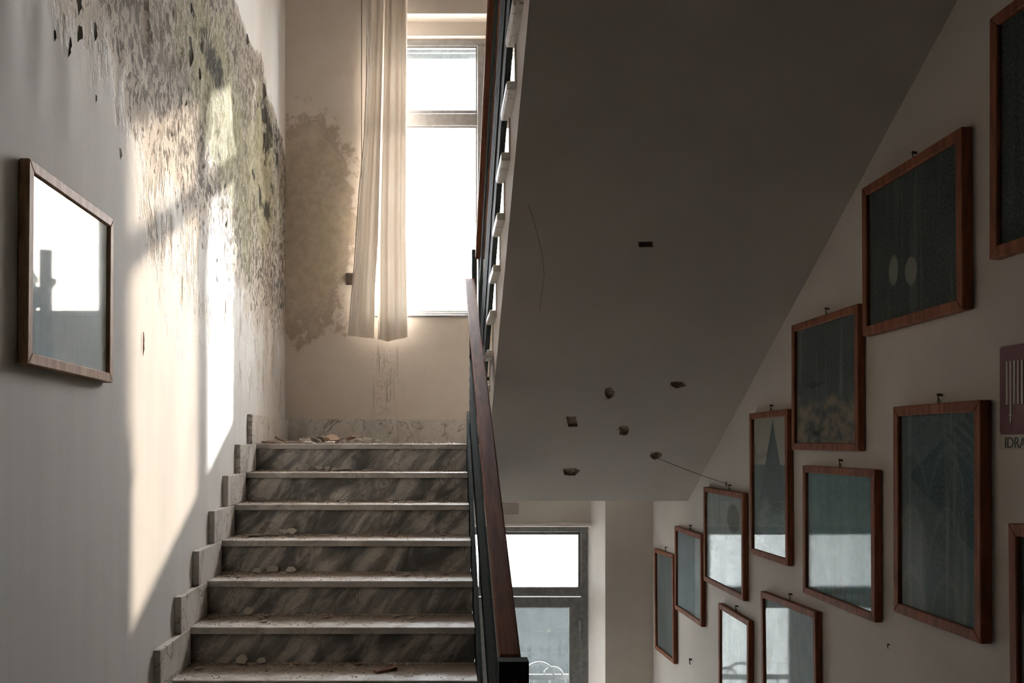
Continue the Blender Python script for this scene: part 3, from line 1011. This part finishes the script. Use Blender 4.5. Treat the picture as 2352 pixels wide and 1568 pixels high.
# ------------------------------------------------------------------ framed pictures
def mat_print(name, kind, c0, c1, c2, seed=0.0, **k):
    t = NT(name)
    uv = t.uv()
    u, v, _ = t.sep(uv)
    p = t.mapv(uv, (1, 1, 1), (seed, seed * 0.37, 0))
    n1 = t.noise(p, 3.0, 5, 0.6)
    n2 = t.noise(t.mapv(p, (6, 1.2, 1)), 4.0, 5, 0.6)
    nf = t.noise(p, 60, 3)
    c = t.mix(t.step(n1, 0.3, 0.7), c0, c1)
    if kind == 'wash':
        c = t.mix(t.mul(t.step(n2, 0.4, 0.7), 0.6), c, c2)
    elif kind == 'columns':
        w = t.noise(t.mapv(p, (k.get('freq', 2.2) * 2.0, 0.35, 1)), 2.0, 3, 0.5, 0.3)
        m = t.step(w, 0.52, 0.68)
        c = t.mix(t.mul(m, 0.75), c, c2)
        c = t.mix(t.mul(t.step(n2, 0.5, 0.75), 0.5), c, c0)
        if 'ground' in k:
            g = t.step(t.addm(v, t.mul(t.addm(n1, -0.5), 0.35)), 0.42, 0.30)
            c = t.mix(g, c, t.mix(t.step(t.noise(p, 7, 5), 0.35, 0.65), k['ground'], c0))
        if 'figures' in k:
            for fu, fv, fw, fh in k['figures']:
                a = t.math('DIVIDE', t.addm(u, -fu), fw)
                b = t.math('DIVIDE', t.addm(v, -fv), fh)
                rr = t.addm(t.addm(t.mul(a, a), t.mul(b, b)), t.mul(t.addm(n1, -0.5), 1.5))
                c = t.mix(t.mul(t.step(rr, 1.0, 0.5), 0.8), c, (0.30, 0.28, 0.24))
    elif kind == 'palms':
        w = t.noise(t.mapv(p, (3.0, 0.25, 1)), 2.0, 3, 0.5, 0.4)
        c = t.mix(t.mul(t.step(w, 0.5, 0.66), 0.7), c, c2)
        for cv in (0.82, 0.52, 0.2):
            for cu_ in (0.15, 0.62):
                a = t.addm(u, -cu_)
                b = t.addm(t.mul(t.addm(v, -cv), 1.4), t.mul(t.mul(a, a), 6.0))
                band = t.mul(t.step(t.math('ABSOLUTE', b), 0.05, 0.02), t.step(t.math('ABSOLUTE', a), 0.26, 0.18))
                c = t.mix(t.mul(band, 0.22), c, c2)
    elif kind == 'peak':
        sea = t.step(t.addm(v, t.mul(t.addm(n1, -0.5), 0.02)), 0.655, 0.645)
        c = t.mix(sea, k['sky'], t.mix(t.step(n1, 0.35, 0.65), c0, c1))
        a = t.math('ABSOLUTE', t.addm(u, -0.58))
        hgt = t.addm(t.mul(a, -1.45), t.addm(0.97, t.mul(t.addm(n1, -0.5), 0.12)))
        hill = t.mul(t.step(t.addm(hgt, t.mul(v, -1.0)), -0.01, 0.02), t.step(v, 0.25, 0.4))
        c = t.mix(hill, c, c2)
        ri = t.wave(t.mapv(p, (0.4, 9, 1)), 1.2, 5, 3)
        c = t.mix(t.mul(t.mul(t.step(ri, 0.6, 0.9), 0.25), t.step(v, 0.5, 0.3)), c, (0.35, 0.42, 0.42))
    elif kind == 'rock':
        hgt = t.addm(t.addm(0.52, t.mul(t.addm(n1, -0.5), 0.5)), t.mul(u, -0.45))
        rock = t.step(t.addm(hgt, t.mul(v, -1.0)), 0.0, 0.05)
        c = t.mix(rock, c, t.mix(t.step(n2, 0.3, 0.7), c2, c1))
    elif kind == 'tree':
        a = t.math('DIVIDE', t.addm(u, -0.74), 0.18)
        b = t.math('DIVIDE', t.addm(v, -0.76), 0.16)
        rr = t.addm(t.addm(t.mul(a, a), t.mul(b, b)), t.mul(t.addm(n1, -0.5), 0.9))
        c = t.mix(t.mul(t.step(rr, 1.1, 0.6), 0.95), c, c2)
        hgt = t.addm(t.addm(0.42, t.mul(t.addm(n1, -0.5), 0.5)), t.mul(u, 0.2))
        c = t.mix(t.mul(t.step(t.addm(hgt, t.mul(v, -1.0)), 0.0, 0.05), 0.7), c, c2)
    c = t.mix(t.step(nf, 0.4, 0.7, 0, 0.12), c, (0.5, 0.5, 0.48))
    return t.done(t.bsdf(c, 0.7, None, 0.2))


def dz(px, py, X):
    d = X * F / (px - VX)
    return d, (VY - py) * d / F


def picture(label, corners, wall, print_mat, fw=0.03, th=0.03, wood=None, glass='pic_glass', group=None, hook=True, hx=0.5):
    """corners: TL, TR, BL, BR of the frame's front face in the photograph, used once to measure it."""
    side = 1 if wall > 0 else -1
    X = wall - side * th
    (d0, z0), (d1, z1), (d2, z2), (d3, z3) = [dz(px, py, X) for px, py in corners]
    # u runs away from the camera's right towards picture right
    W = (math.hypot(d1 - d0, z1 - z0) + math.hypot(d3 - d2, z3 - z2)) / 2
    H = (math.hypot(d0 - d2, z0 - z2) + math.hypot(d1 - d3, z1 - z3)) / 2
    cdp, cz = (d0 + d1 + d2 + d3) / 4, (z0 + z1 + z2 + z3) / 4
    sgn = 1 if d1 > d0 else -1           # direction of picture right along y
    slope = (math.atan2(z1 - z0, abs(d1 - d0)) + math.atan2(z3 - z2, abs(d3 - d2))) / 2
    rot = Matrix.Rotation(slope * sgn, 3, 'X')
    base = Vector((wall, cdp, cz)) + rot @ Vector((0, 0, -H / 2))
    e = empty('framed_picture', base, (slope * sgn, 0, 0))
    tag(e, label, 'picture', group)
    ins = -side                           # direction into the room
    wd = M[wood or 'frame_wood']

    def bx(y0, y1, z0_, z1_, xa=0.002, xb=th):
        x0, x1 = sorted((ins * xa, ins * xb))
        return MB().box(x0, x1, min(y0, y1), max(y0, y1), z0_, z1_)

    hw = W / 2
    def rail_(y0, y1, zi, zo, name):      # mitred horizontal member
        x0, x1 = sorted((ins * 0.002, ins * th))
        m = MB()
        za, zb = (zo, zi) if zo < zi else (zi, zo)
        if zo < zi:
            p = [(-hw, zo), (hw, zo), (-hw + fw, zi), (hw - fw, zi)]
        else:
            p = [(-hw + fw, zi), (hw - fw, zi), (-hw, zo), (hw, zo)]
        m.hexa([(x0, p[0][0], p[0][1]), (x1, p[0][0], p[0][1]), (x0, p[1][0], p[1][1]), (x1, p[1][0], p[1][1]),
                (x0, p[2][0], p[2][1]), (x1, p[2][0], p[2][1]), (x0, p[3][0], p[3][1]), (x1, p[3][0], p[3][1])])
        m.build(name, wd, e, bevel=0.0025)

    def stile(s_):
        x0, x1 = sorted((ins * 0.002, ins * th))
        a, b = s_ * hw, s_ * (hw - fw)
        m = MB()
        if s_ < 0:
            q = [(a, 0), (b, fw), (a, H), (b, H - fw)]
        else:
            q = [(b, fw), (a, 0), (b, H - fw), (a, H)]
        m.hexa([(x0, *q[0]), (x1, *q[0]), (x0, *q[1]), (x1, *q[1]), (x0, *q[2]), (x1, *q[2]), (x0, *q[3]), (x1, *q[3])])
        m.build('frame_stile', wd, e, bevel=0.0025)

    rail_(0, 0, fw, 0, 'frame_rail')
    rail_(0, 0, H - fw, H, 'frame_rail')
    stile(-1)
    stile(1)
    # print
    xm = ins * (th - 0.014)
    ya, yb = -sgn * (hw - fw + 0.003), sgn * (hw - fw + 0.003)
    za, zb = fw - 0.003, H - fw + 0.003
    me = bpy.data.meshes.new('print')
    me.from_pydata([(xm, ya, za), (xm, yb, za), (xm, yb, zb), (xm, ya, zb)], [], [(0, 1, 2, 3)])
    uvl = me.uv_layers.new(name='UVMap')
    for li, co_ in zip(range(4), ((0, 0), (1, 0), (1, 1), (0, 1))):
        uvl.data[li].uv = co_
    me.materials.append(print_mat)
    link(bpy.data.objects.new('print', me), e)
    xg = ins * (th - 0.008)
    MB().add([(xg, ya, za), (xg, yb, za), (xg, yb, zb), (xg, ya, zb)], [(0, 1, 2, 3)]).build('glass', M[glass], e)
    bx(-hw + 0.006, hw - 0.006, 0.006, H - 0.006, 0.003, 0.008).build('backing_board', M['frame_wood'], e)
    if hook:
        yh = -sgn * hw + sgn * W * hx
        hk = MB()
        hk.tube([(ins * 0.01 , yh + 0.007 * math.cos(a), H + 0.006 + 0.008 * math.sin(a)) for a in [2 * math.pi * q / 8 for q in range(8)]], 0.002, 5, True)
        hk.tube([(0, yh, H + 0.027), (ins * 0.016, yh, H + 0.029)], 0.0045, 6)
        hk.tube([(ins * 0.014, yh, H + 0.028), (ins * 0.012, yh, H + 0.012)], 0.002, 5)
        hk.build('hanging_hook', M['nail'], e)
    return e


DK = (0.028, 0.042, 0.046)
TEAL = (0.10, 0.19, 0.20)
BLUE = (0.20, 0.29, 0.31)
GP = 'framed pictures on the right wall'
picture('wood framed blue grey print on the peeling left wall, its glass mirroring the window',
        [(69, 364.5), (263.5, 504), (62.5, 833), (258, 880)], XL,
        mat_print('print_blue_wash', 'wash', (0.52, 0.68, 0.76), (0.62, 0.76, 0.82), (0.68, 0.78, 0.80), 1.3), 0.032, 0.032, 'frame_pale', hook=False)
picture('narrow framed teal print, nearest the glazed door at the low end of the row',
        [(1504, 1260), (1547, 1274), (1502, 1487), (1545, 1523)], XR,
        mat_print('print_teal_drape', 'columns', (0.045, 0.065, 0.065), (0.075, 0.115, 0.118), (0.18, 0.21, 0.19), 2.1, freq=1.4), group=GP)
picture('framed pale blue streaked print, second from the glazed door',
        [(1549.5, 1209), (1611, 1226), (1549, 1395.5), (1610, 1441)], XR,
        mat_print('print_pale_blue', 'wash', (0.13, 0.19, 0.215), (0.18, 0.25, 0.28), (0.16, 0.18, 0.17), 3.7), group=GP)
picture('tilted framed print of a dark tree and hill, with a wire tied to its hook',
        [(1618, 1118.5), (1710, 1133), (1613, 1331), (1703, 1378)], XR,
        mat_print('print_tree', 'tree', (0.20, 0.25, 0.25), (0.24, 0.28, 0.27), (0.045, 0.058, 0.052), 4.9), group=GP, hx=0.6, glass='pic_glass_dust')
picture('tall narrow framed print of a pointed dark mountain above the sea',
        [(1721.5, 949), (1808, 939), (1721, 1271), (1808, 1299)], XR,
        mat_print('print_peak', 'peak', (0.07, 0.13, 0.14), (0.11, 0.19, 0.19), (0.06, 0.10, 0.11), 5.3, sky=(0.36, 0.34, 0.29)), group=GP)
picture('framed dark print with brownish ground, hanging between the mountain print and the largest dark print',
        [(1816, 748), (1970, 697), (1819, 1033), (1970, 1036)], XR,
        mat_print('print_dark_hall', 'columns', DK, (0.05, 0.07, 0.07), (0.13, 0.16, 0.15), 6.1, freq=4.0, ground=(0.26, 0.20, 0.13)), group=GP)
picture('large framed dark print with two pale figures, high beside the sloping soffit',
        [(1981, 431.5), (2213, 288), (1978, 774), (2205, 711)], XR,
        mat_print('print_two_figures', 'columns', DK, (0.045, 0.06, 0.06), (0.11, 0.13, 0.11), 7.7, freq=3.0, figures=((0.30, 0.36, 0.06, 0.12), (0.50, 0.30, 0.07, 0.10))), 0.034, 0.036, group=GP)
picture('nearly black framed print cut by the upper right corner of the photo',
        [(2280, 31), (2600, -200), (2264, 605), (2570, 493)], XR,
        mat_print('print_black', 'columns', (0.02, 0.028, 0.03), (0.03, 0.045, 0.048), (0.05, 0.07, 0.07), 8.4), 0.034, 0.036, group=GP, hook=False)
picture('framed turquoise print with a dark rock, its glass mirroring the door',
        [(1844, 1068.5), (2010, 1078), (1842.5, 1361), (2007, 1428.6)], XR,
        mat_print('print_turquoise', 'rock', (0.09, 0.22, 0.25), (0.13, 0.27, 0.29), (0.055, 0.075, 0.075), 9.2), group=GP, glass='pic_glass_dust')
picture('large upright framed print of pale columns and palm fronds, beside the red sign',
        [(2051, 933.6), (2252, 918), (2051, 1404), (2251, 1478)], XR,
        mat_print('print_palms', 'palms', (0.05, 0.085, 0.09), (0.07, 0.12, 0.13), (0.22, 0.24, 0.20), 10.6), 0.033, 0.036, group=GP, hx=0.48)
picture('dark framed picture cut by the lower right edge of the photo',
        [(2317, 1205), (2560, 1225), (2317, 1640), (2560, 1760)], XR,
        mat_print('print_dark_low', 'wash', (0.02, 0.03, 0.032), (0.035, 0.05, 0.055), (0.05, 0.06, 0.06), 11.9), 0.033, 0.036, group=GP, hook=False)
picture('framed pale grey print at the bottom edge, below the tree print',
        [(1649.5, 1387), (1719, 1422), (1649, 1640), (1719, 1716)], XR,
        mat_print('print_pale_grey', 'wash', (0.34, 0.40, 0.41), (0.42, 0.47, 0.46), (0.48, 0.47, 0.40), 12.4), group=GP, glass='pic_glass_dust')
picture('wider framed pale print with beige blotches at the bottom edge, below the turquoise print',
        [(1748, 1356.6), (1874, 1406), (1748, 1640), (1874, 1735)], XR,
        mat_print('print_pale_beige', 'wash', (0.25, 0.33, 0.36), (0.34, 0.40, 0.41), (0.50, 0.46, 0.36), 13.2), group=GP)

# ------------------------------------------------------------------ sign, hooks, wire
sg = tag(empty('hydrant_sign', (XR, *dz(2297, 1032, XR))), 'dark red fire hydrant sign with a hose symbol and the word IDRANTE', 'sign')
sg.location = (XR, dz(2298, 1032, XR)[0], dz(2298, 1032, XR)[1])
SW, SH, CAP = 0.245, 0.292, 0.040
MB().box(-0.004, -0.001, -SW - 0.004, 0.0, 0, SH).build('plate', M['sign_plate'], sg)
rp = []
for cx, cz, a0 in ((-SW + 0.012, SH - 0.014, 90), (-0.016, SH - 0.014, 0), (-0.016, CAP + 0.012, -90), (-SW + 0.012, CAP + 0.012, -180)):
    for k in range(5):
        a = math.radians(a0 + 90 - 22.5 * k) if False else math.radians((a0 + 90) - 90 * (k / 4))
        rp.append((cx + 0.010 * math.cos(a), cz + 0.010 * math.sin(a)))
MB().prism_x(rp, -0.0055, -0.004).build('red_field', M['sign_red'], sg)
ic = MB()
for k in range(6):
    y = -0.036 - k * 0.017
    ic.box(-0.0066, -0.0055, y - 0.008, y, 0.125 if k != 1 else 0.097, 0.245)
ic.box(-0.0066, -0.0055, -0.064, -0.050, 0.092, 0.097)
ic.prism_x([(-0.062, 0.090), (-0.052, 0.090), (-0.057, 0.066)], -0.0066, -0.0055)
ic.build('hose_symbol', M['sign_plate'], sg)
tc = bpy.data.curves.new('lettering', 'FONT')
tc.body = 'IDRANTE'
tc.size = 0.043
tc.extrude = 0.0004
tc.materials.append(M['sign_ink'])
tmp = link(bpy.data.objects.new('tmp', tc))
bpy.context.view_layer.update()
tme = bpy.data.meshes.new_from_object(tmp.evaluated_get(bpy.context.evaluated_depsgraph_get()))
bpy.data.objects.remove(tmp)
tme.name = 'lettering'
to = bpy.data.objects.new('lettering', tme)
to.matrix_local = Matrix.Translation((-0.0048, -0.026, 0.005)) @ Matrix(((0, 0, -1, 0), (-1, 0, 0, 0), (0, 1, 0, 0), (0, 0, 0, 1)))
link(to, sg)


def wall_hook(px, py, label, s=1.0):
    d, z = dz(px, py, XR)
    m = MB()
    m.tube([(0, 0, 0.01 * s), (-0.016 * s, 0, 0.012 * s)], 0.0055 * s, 6)
    m.tube([(-0.013 * s, 0, 0.012 * s), (-0.013 * s, 0, -0.012 * s), (-0.006 * s, 0.002, -0.018 * s)], 0.003 * s, 5)
    o = m.build('wall_hook', M['nail'])
    o.location = (XR, d, z)
    return tag(o, label, 'hook')


wall_hook(1589, 1518, 'bare black hook in the wall below the pale blue streaked print', 1.1)
wall_hook(2043, 1483, 'tiny bare nail in the wall below the large palm print', 0.5)
wall_hook(1648, 1010, 'tiny bare nail near the soffit edge above the tree print', 0.5)
h0 = on_soffit(1508, 1050) + SN * 0.004
dh, zh = dz(1668, 1111, XR - 0.02)
h1 = Vector((XR - 0.02, dh, zh))
wpts = [h0.lerp(h1, k / 12) + Vector((0, 0, -0.003 * math.sin(math.pi * k / 12))) for k in range(13)]
wr = MB().tube([p - h0 for p in wpts], 0.0016, 5)
wr.tube([(h1 - h0) + Vector((0.0, 0.012 * math.cos(a), 0.012 * math.sin(a) - 0.002)) for a in [2 * math.pi * q / 8 for q in range(8)]], 0.002, 5, True)
wo = wr.build('thin_wire', M['wire'])
wo.location = h0
tag(wo, 'thin dark wire strung from a soffit hole to the tree print hook', 'wire')

# ------------------------------------------------------------------ fallen plaster
def chip_mesh(seed, mat, th=0.10):
    r = random.Random(seed)
    n = r.randint(5, 8)
    ring = []
    for k in range(n):
        a = 2 * math.pi * (k + r.uniform(-0.25, 0.25)) / n
        q = r.uniform(0.6, 1.05)
        ring.append((math.cos(a) * q, math.sin(a) * q * 0.72))
    bend = r.uniform(-0.12, 0.18)
    vs = [(x, y, bend * x * x) for x, y in ring] + [(x * 0.96, y * 0.96, th + bend * x * x) for x, y in ring]
    fs = [tuple(range(n - 1, -1, -1)), tuple(range(n, 2 * n))] + [(k, (k + 1) % n, (k + 1) % n + n, k + n) for k in range(n)]
    me = bpy.data.meshes.new('plaster_flake')
    me.from_pydata(vs, [], fs)
    me.materials.append(mat)
    return me


chips = [chip_mesh(200 + i, M['flake']) for i in range(10)] + [chip_mesh(300 + i, M['flake_pink'], 0.16) for i in range(4)]
ORD = {7: 'landing below the window', 6: 'first marble tread below the landing', 5: 'second marble tread below the landing',
       4: 'third marble tread below the landing', 3: 'fourth marble tread below the landing', 2: 'fifth marble tread below the landing',
       1: 'sixth marble tread below the landing'}


def chip(k, x, back, size, rot=None, lean=0.0, mesh=None):
    d, z = nose(k)
    o = bpy.data.objects.new('plaster_flake', mesh or R.choice(chips))
    dep = T + 0.018
    y = d + dep - back
    o.scale = (size, size, size)
    yaw = R.uniform(0, 6.28) if rot is None else rot
    if lean:
        o.rotation_euler = (lean, 0, yaw)
        o.location = (x, y, z + size * 0.72 * math.sin(lean) * 0.9)
    else:
        o.rotation_euler = (R.uniform(-0.15, 0.15), R.uniform(-0.15, 0.15), yaw)
        o.location = (x, y, z + 0.001 + size * 0.10)
    link(o)
    tag(o, 'loose plaster flake fallen on the ' + ORD[k], 'plaster flake', 'plaster flakes on the ' + ORD[k])
    return o


def weight_x(k):
    # more lies towards the peeling wall
    return XL + 0.06 + (SX - 0.08 - XL - 0.06) * (R.random() ** 1.7)


for k, n in ((7, 26), (6, 18), (5, 12), (4, 16), (3, 12), (2, 12), (1, 12)):
    for _ in range(n):
        if k == 7:
            o = chip(7, weight_x(k), -R.uniform(-0.25, 0.6), R.uniform(0.018, 0.055))
        else:
            chip(k, weight_x(k), 0.035 + abs(R.gauss(0, 0.07)), R.uniform(0.008, 0.028))
BIG = []
# the ones the photograph shows largest
for k, x, back, s, lean in ((6, -0.60, 0.05, 0.062, 0), (6, -0.75, 0.03, 0.034, 1.1), (6, -0.70, 0.035, 0.030, 1.0), (6, -0.66, 0.03, 0.026, 0.9), (6, -0.45, 0.07, 0.045, 0),
                            (4, -1.02, 0.12, 0.060, 0), (4, -0.86, 0.05, 0.036, 1.0), (4, -0.82, 0.045, 0.040, 0.9), (4, -0.90, 0.06, 0.032, 0),
                            (3, -0.88, 0.03, 0.036, 1.1), (3, -0.78, 0.035, 0.034, 1.0), (3, -0.95, 0.04, 0.03, 0.6), (2, -0.94, 0.03, 0.036, 1.15),
                            (2, -0.83, 0.20, 0.026, 0), (1, -0.90, 0.045, 0.047, 1.0), (1, -0.98, 0.03, 0.034, 1.1), (1, -0.82, 0.03, 0.03, 1.0),
                            (7, -1.0, -0.15, 0.07, 0), (7, -0.9, -0.3, 0.08, 0.3), (7, -0.8, -0.5, 0.09, 0.3), (7, -1.05, 0.1, 0.05, 0)):
    o = chip(k, x, back, s, R.uniform(-0.4, 0.4), lean, R.choice(chips[:10]))
    BIG.append((k, x, lean, s, o))
for _ in range(26):
    o = chip(7, R.uniform(-1.08, -0.45), -R.uniform(-0.1, 0.75), R.uniform(0.03, 0.075))
    o.rotation_euler = (R.uniform(-0.5, 0.5), R.uniform(-0.5, 0.5), R.uniform(0, 6.28))
    o.location.z += R.uniform(0.004, 0.03)
for k, x, words in ((1, -0.90, 'largest upright plaster flake leaning on the riser behind the sixth tread'),
                    (1, -0.98, 'smaller upright plaster flake nearest the wall on the sixth tread'),
                    (2, -0.94, 'lone upright plaster flake leaning on the riser behind the fifth tread'),
                    (2, -0.83, 'small flat plaster flake near the front edge of the fifth tread'),
                    (3, -0.88, 'upright plaster flake nearest the wall behind the fourth tread'),
                    (3, -0.78, 'upright plaster flake standing further from the wall behind the fourth tread'),
                    (4, -1.02, 'large flat pale plaster flake at the wall end of the third tread'),
                    (6, -0.60, 'large flat yellowish plaster flake on the first tread below the landing')):
    o = [q[4] for q in BIG if q[0] == k and abs(q[1] - x) < 0.005][0]
    o['label'] = words
d1, z1 = nose(1)
wf = MB().hexa([(-0.06, -0.018, 0), (0.05, -0.024, 0), (-0.05, 0.022, 0), (0.062, 0.016, 0), (-0.06, -0.018, 0.012), (0.05, -0.024, 0.014), (-0.05, 0.022, 0.012), (0.062, 0.016, 0.014)])
wo = wf.build('wood_fragment', M['red_wood'], bevel=0.002)
wo.location = (-0.25, d1 + 0.16, z1 + 0.001)
wo.rotation_euler = (0, 0, 0.75)
tag(wo, 'small broken piece of dark red wood lying on the lowest visible tread', 'wood fragment')

cr = MB()
for k in range(1, 8):
    d, z = nose(k)
    for _ in range(1500 if k == 7 else 1300):
        x = XL + 0.04 + (SX - 0.05 - XL - 0.04) * (R.random() ** 1.25)
        if k == 7:
            y = d + 0.02 + R.random() ** 1.2 * 0.9
        else:
            y = d + T + 0.018 - abs(R.gauss(0, 0.035)) if R.random() < 0.72 else d + R.uniform(0.01, T)
            y = max(d + 0.008, y)
        s = R.uniform(0.0012, 0.0052) * (1.5 if k == 7 else 1)
        c = Vector((x, y, z + s * 0.5))
        vs = [c + Vector((R.uniform(-1, 1), R.uniform(-1, 1), R.uniform(-0.5, 0.9))) * s * 1.3 for _ in range(4)]
        cr.add(vs, [(0, 1, 2), (0, 2, 3), (0, 3, 1), (1, 3, 2)])
tag(cr.build('plaster_crumbs', M['crumb']), 'fine brown plaster crumbs and dust scattered over the marble treads', 'rubble', kind='stuff')

# ------------------------------------------------------------------ lift the building so that its lowest floor is at zero
for o in list(scene.objects):
    if o.parent is None:
        o.location.z += EYE
